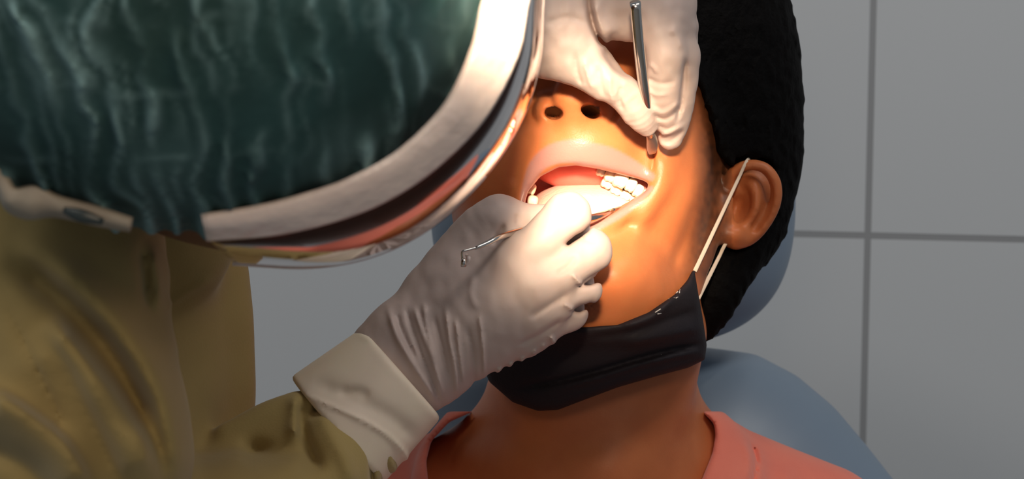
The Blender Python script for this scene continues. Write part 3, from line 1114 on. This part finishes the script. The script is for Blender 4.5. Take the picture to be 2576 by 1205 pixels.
v, f = ribbon([A_, lerp_rows(A_, B_, 0.06), lerp_rows(A_, B_, 0.5), lerp_rows(A_, B_, 0.94), B_], [0.597, 0.5965, 0.602, 0.609, 0.610], 0.003)
mesh_obj('headband', v, f, M['band'], shield)
Bi = lerp_rows(A_, B_, 0.93)
v, f = ribbon([lerp_rows(Bi, D_, t) for t in (0, 0.3, 0.55, 0.78, 0.93, 1.0)], [0.616, 0.621, 0.630, 0.650, 0.680, 0.70], 0.0010)
mesh_obj('visor', v, f, M['visor'], shield)
rim_pts = [(x, y, 0.70, 13.0) for x, y in lerp_rows(A_, D_, 0.945)]
sub_sweep('visor_rim', rim_pts, M['rim'], shield, n=8, sides=12, flat=0.5)
v, f = ribbon([[(-120, 300), (-40, 385), (8, 440), (36, 478), (90, 470), (150, 500), (240, 525), (330, 556)], [(-130, 330), (-52, 420), (-4, 478), (22, 525), (70, 548), (140, 540), (238, 560), (330, 575)]], [0.588, 0.594], 0.003)
mesh_obj('strap', v, f, M['strap'], shield)
v, f = sweep([(160, 528, 0.584, 8), (205, 543, 0.583, 17), (260, 558, 0.584, 8)], 4, 12, flat=0.4)
mesh_obj('buckle', v, f, M['buckle'], shield)

# ---- gloved right hand
def rglove_fn(q):
    d = tube(q, [(1030, 850, 0.905, 62), (1150, 760, 0.898, 62), (1285, 668, 0.893, 60)], 3)
    k = 0.012
    d = smin(d, tube(q, [(1045, 880, 0.905, 64), (1190, 800, 0.894, 62), (1345, 722, 0.890, 56)], 3), k)
    d = smin(d, tube(q, [(1065, 925, 0.907, 62), (1200, 850, 0.898, 60), (1348, 788, 0.897, 54)], 3), k)
    d = smin(d, tube(q, [(1090, 965, 0.912, 48), (1210, 890, 0.906, 54), (1330, 842, 0.906, 48)], 3), k)
    d = smin(d, epx(q, 1150, 720, 0.910, 120, 80, 0.020, (38,)), 0.015)      # thumb web
    # cuffed wrist inside the sleeve
    d = smin(d, tube(q, [(1030, 910, 0.908, 108), (960, 985, 0.908, 104), (880, 1070, 0.903, 100)], 3), 0.02)
    d = smin(d, tube(q, [(1010, 830, 0.908, 60), (960, 880, 0.908, 62)]), 0.02)
    # index
    d = smin(d, tube(q, [(1285, 668, 0.893, 59), (1360, 606, 0.888, 55), (1428, 542, 0.893, 57)], 3), 0.008)
    d = smin(d, tube(q, [(1428, 542, 0.893, 56), (1440, 548, 0.920, 48), (1432, 552, 0.945, 40)], 3), 0.004)
    # middle
    d = smin(d, tube(q, [(1345, 722, 0.890, 56), (1420, 680, 0.890, 54), (1482, 632, 0.896, 55)], 3), 0.005)
    d = smin(d, tube(q, [(1482, 632, 0.896, 54), (1478, 626, 0.918, 47), (1430, 600, 0.930, 40)], 3), 0.004)
    # ring
    d = smin(d, tube(q, [(1348, 788, 0.897, 53), (1400, 760, 0.896, 50), (1462, 722, 0.903, 50)], 3), 0.005)
    d = smin(d, tube(q, [(1462, 722, 0.903, 50), (1455, 715, 0.918, 44), (1400, 690, 0.924, 38)], 3), 0.004)
    # little finger
    d = smin(d, tube(q, [(1330, 842, 0.906, 47), (1380, 815, 0.905, 44), (1432, 786, 0.910, 44)], 3), 0.005)
    d = smin(d, tube(q, [(1432, 786, 0.910, 44), (1424, 776, 0.920, 40), (1370, 750, 0.925, 34)], 3), 0.004)
    # thumb
    d = smin(d, tube(q, [(1090, 735, 0.915, 70), (1165, 640, 0.914, 70), (1215, 578, 0.910, 64), (1255, 552, 0.908, 58)], 3), 0.012)
    d = smin(d, tube(q, [(1255, 552, 0.908, 57), (1320, 556, 0.912, 46), (1385, 552, 0.922, 38)], 3), 0.006)
    # gaps between the bent fingers
    near = q.a[:, 2] - 0.917
    for gap in ([(1423, 614), (1450, 593), (1482, 574), (1477, 584), (1452, 601), (1428, 618)], [(1456, 720), (1490, 701), (1524, 684), (1518, 702), (1482, 718)], [(1440, 782), (1462, 768), (1486, 762), (1480, 776), (1458, 784)]):
        d = smax(d, -np.maximum(poly2(q, gap) * F32(0.9 / FPX), near), 0.004)
    # latex wrinkles
    u, v = q.uv
    R = ridges(q, [
        ([(975, 770), (1000, 850), (1060, 950), (1100, 1010)], 7, 0.0020), ([(1040, 770), (1060, 830), (1090, 910), (1115, 1000)], 6, 0.0020),
        ([(1065, 760), (1075, 830), (1100, 920)], 6, 0.0016), ([(1120, 770), (1130, 850), (1145, 930), (1150, 1000)], 6, 0.0022),
        ([(1145, 800), (1155, 880), (1168, 980)], 5, 0.0020), ([(1205, 790), (1215, 880), (1220, 955)], 4, 0.0020),
        ([(1020, 770), (1040, 840), (1085, 960), (1108, 1020)], 5, -0.0016), ([(1090, 790), (1110, 870), (1128, 960)], 6, -0.0016),
        ([(1175, 820), (1190, 900), (1192, 970)], 7, -0.0014), ([(1000, 790), (1010, 830), (1050, 910)], 5, -0.0014),
        ([(1440, 690), (1452, 705), (1464, 718)], 5, 0.0022), ([(1418, 764), (1430, 772), (1442, 780)], 5, 0.0022), ([(1385, 845), (1390, 855), (1394, 866)], 5, 0.002),
        ([(1270, 560), (1252, 600), (1240, 620)], 8, -0.0016), ([(1300, 540), (1302, 566)], 6, -0.001),
        ([(1460, 600), (1500, 610)], 6, -0.001), ([(1400, 690), (1430, 670), (1450, 640)], 8, -0.0012),
        ([(1250, 940), (1262, 925)], 4, 0.0018), ([(1280, 926), (1290, 912)], 4, 0.0018), ([(1310, 912), (1318, 898)], 4, 0.0018), ([(1340, 893), (1348, 880)], 4, 0.0018), ([(1365, 878), (1370, 866)], 4, 0.0015),
        ([(1190, 690), (1185, 740), (1200, 780)], 8, 0.001), ([(1330, 800), (1380, 770), (1430, 740)], 8, -0.0012), ([(1300, 870), (1360, 840), (1420, 800)], 7, -0.0012)])
    d = d - R - (vnoise(u / 20, v / 30, 11) - 0.5) * 0.0007
    ax = (u - 905) * 0.66 + (v - 1100) * -0.75      # along the wrist, in pixels
    d = smax(d, -(ax - 60) * F32(0.9 / FPX), 0.002)
    return d


rglove = sdf_obj('glove', rglove_fn, (800, 440, 1600, 1120, 0.84, 0.98), 0.0010, M['glove'], dentist)
rglove['label'] = 'right glove with the back of the hand turned outward'


def cuff_fn(q):
    # rolled cuff: a band round the wrist
    a = P(848, 1082, 0.903); b = P(1010, 938, 0.908)
    ax = b - a; L = float(np.linalg.norm(ax)); ax = ax / L
    p = q.a - a
    t = p @ ax
    rad = p - t[:, None] * ax
    r = np.sqrt((rad ** 2).sum(1))
    tt = np.clip(t / L, 0, 1)
    R = 0.0375 - 0.0055 * tt
    u, v = q.uv
    sd = r - R
    sd = sd - ridges(q, [([(745, 985), (850, 1028), (950, 1078), (1010, 1130), (1035, 1185)], 6, 0.0016), ([(780, 965), (880, 1000), (980, 1050), (1050, 1110)], 22, -0.002),
                         ([(905, 845), (970, 866), (1024, 902), (1078, 965), (1108, 1035)], 6, 0.0015), ([(850, 990), (900, 985), (930, 1000)], 12, -0.0016)])
    # upper and lower edge slightly curved round the wrist
    bow = (1 - np.clip((p[:, 2] / 0.035), -1, 1)) * 0.0
    e = np.maximum(-(t - 0.000) , (t - L * 1.0))
    return smax(sd, e, 0.003)


cuff = sdf_obj('cuff', cuff_fn, (660, 760, 1200, 1290, 0.83, 0.98), 0.0013, M['cuff'], rglove)
cuff['label'] = 'cream rolled cuff'


# ---- gloved left hand
def lglove_fn(q):
    k = 0.012
    d = tube(q, [(1150, 10, 0.935, 110), (1290, 40, 0.930, 120), (1400, 40, 0.922, 120)], 3)         # wrist and heel of the hand
    d = smin(d, tube(q, [(1400, 0, 0.920, 110), (1520, -20, 0.915, 95), (1640, 20, 0.912, 70)], 3), 0.02)
    d = smin(d, tube(q, [(1430, -70, 0.925, 110), (1560, -70, 0.92, 95), (1670, -10, 0.922, 70)], 3), 0.02)
    # thumb
    d = smin(d, tube(q, [(1370, 80, 0.915, 100), (1455, 132, 0.910, 82), (1520, 178, 0.908, 68)], 3), 0.02)
    d = smin(d, tube(q, [(1520, 178, 0.908, 66), (1570, 226, 0.912, 52), (1605, 280, 0.920, 42), (1628, 318, 0.928, 25)], 4), 0.005)
    # index
    d = smin(d, tube(q, [(1640, 25, 0.912, 62), (1668, 90, 0.905, 50), (1674, 140, 0.906, 48)], 3), 0.012)
    d = smin(d, tube(q, [(1674, 140, 0.906, 47), (1672, 210, 0.914, 45), (1672, 262, 0.925, 43), (1680, 300, 0.934, 40)], 3), 0.004)
    # middle
    d = smin(d, tube(q, [(1675, 10, 0.924, 58), (1700, 80, 0.920, 48), (1712, 140, 0.920, 46)], 3), 0.010)
    d = smin(d, tube(q, [(1712, 140, 0.920, 46), (1712, 220, 0.927, 42), (1702, 290, 0.938, 38), (1688, 345, 0.945, 32)], 3), 0.004)
    # ring and little finger, folded behind
    d = smin(d, tube(q, [(1670, -40, 0.935, 56), (1710, 60, 0.945, 46), (1705, 180, 0.955, 40), (1660, 260, 0.958, 34)], 3), 0.006)
    d = smin(d, tube(q, [(1640, -80, 0.950, 50), (1690, 10, 0.962, 42), (1690, 100, 0.968, 36), (1650, 170, 0.968, 30)], 3), 0.006)
    hole = poly2(q, [(1521, 113), (1540, 104), (1562, 112), (1585, 122), (1603, 126), (1612, 205), (1598, 196), (1561, 160)]) * F32(0.91 / FPX)
    d = smax(d, -hole, 0.006)
    d = smax(d, -epx(q, 1575, 142, 0.895, 50, 40, 0.018, (-35,)), 0.008)
    u, v = q.uv
    R = ridges(q, [
        ([(1478, -30), (1484, 30), (1498, 80), (1522, 116)], 9, -0.0045), ([(1500, -20), (1512, 40), (1540, 90)], 14, 0.002),
        ([(1485, 20), (1492, 60), (1510, 110)], 6, -0.0016), ([(1495, 10), (1505, 50), (1522, 90)], 6, 0.0014), ([(1370, 60), (1430, 45), (1480, 60)], 10, -0.001),
        ([(1445, 130), (1452, 180), (1465, 215)], 6, -0.0013), ([(1470, 150), (1480, 195), (1492, 225)], 6, 0.0013), ([(1505, 165), (1510, 205), (1524, 250)], 6, -0.0013),
        ([(1535, 190), (1535, 225), (1545, 262)], 5, 0.0013), ([(1562, 215), (1558, 245), (1568, 280)], 5, -0.0012),
        ([(1628, 195), (1660, 210), (1700, 205)], 6, -0.00096), ([(1630, 160), (1645, 170), (1650, 185)], 5, 0.00084), ([(1630, 225), (1650, 240), (1680, 238)], 5, 0.00072),
        ([(1634, 270), (1670, 285), (1712, 255)], 6, 0.00096), ([(1640, 290), (1675, 300), (1715, 270)], 5, -0.00096), ([(1650, 312), (1680, 325), (1700, 312)], 6, -0.00084),
        ([(1655, 345), (1680, 335), (1720, 315)], 5, 0.00096), ([(1662, 360), (1690, 355), (1722, 325)], 5, -0.00084), ([(1660, 360), (1685, 368)], 4, 0.00060),
        ([(1686, 70), (1705, 95), (1715, 125)], 8, 0.0012), ([(1722, 140), (1722, 200), (1714, 262), (1700, 310)], 6, -0.0018)])
    d = d - R - (vnoise(u / 18, v / 24, 12) - 0.5) * 0.0008
    return d


lglove = sdf_obj('glove', lglove_fn, (1060, -220, 1800, 420, 0.84, 1.02), 0.0010, M['glove'], dentist)
lglove['label'] = 'left glove pinching the steel mirror handle'

# ---------------------------------------------------------------- instruments
probe = root('dental_probe', 'thin steel dental probe with hooked end held in the right gloved hand', 'dental instrument', W(1330, 585, 0.88))
v, f = sweep([(1165, 668, 0.868, 4), (1163, 650, 0.866, 3), (1163, 634, 0.864, 3), (1172, 630, 0.864, 3), (1200, 622.5, 0.867, 3.6)], 5, 10)
mesh_obj('hook', v, f, M['steel'], probe)
v, f = sweep([(1196, 624, 0.8665, 4.2), (1225, 612, 0.871, 6.5), (1262, 594, 0.879, 7.5), (1330, 575, 0.902, 8), (1420, 560, 0.925, 9), (1492, 548, 0.942, 10), (1540, 530, 0.957, 6)], 4, 12)
mesh_obj('handle', v, f, M['steel'], probe)
v, f = sweep([(1540, 530, 0.957, 6), (1562, 521, 0.965, 3), (1575, 512, 0.972, 2)], 4, 10)
mesh_obj('tip', v, f, M['steel'], probe)
v, f = sweep([(1166, 652, 0.865, 6), (1166, 670, 0.866, 7)], 2, 10)
mesh_obj('collar', v, f, M['steel'], probe)
v, f = sweep([(1172, 640, 0.868, 3), (1178, 648, 0.868, 6), (1176, 660, 0.869, 5), (1170, 668, 0.869, 3)], 4, 10)
mesh_obj('bead', v, f, M['rim'], probe)

mirror = root('mouth_mirror', 'steel mouth mirror with a thick round handle pinched between left thumb and fingers', 'dental instrument', W(1610, 150, 0.90))
v, f = sweep([(1598, 7, 0.868, 14.2), (1602, 60, 0.876, 14.2), (1609, 130, 0.886, 14.2), (1616, 190, 0.897, 14.0), (1624, 245, 0.908, 12.5), (1631, 300, 0.922, 10), (1637, 342, 0.936, 8)], 4, 24)
mesh_obj('handle', v, f, M['steel'], mirror)
v, f = sweep([(1636, 336, 0.934, 12), (1640, 352, 0.939, 14), (1641, 372, 0.945, 14), (1641, 386, 0.950, 9)], 4, 20, flat=0.3)
mesh_obj('mirror_head', v, f, M['brushed'], mirror)
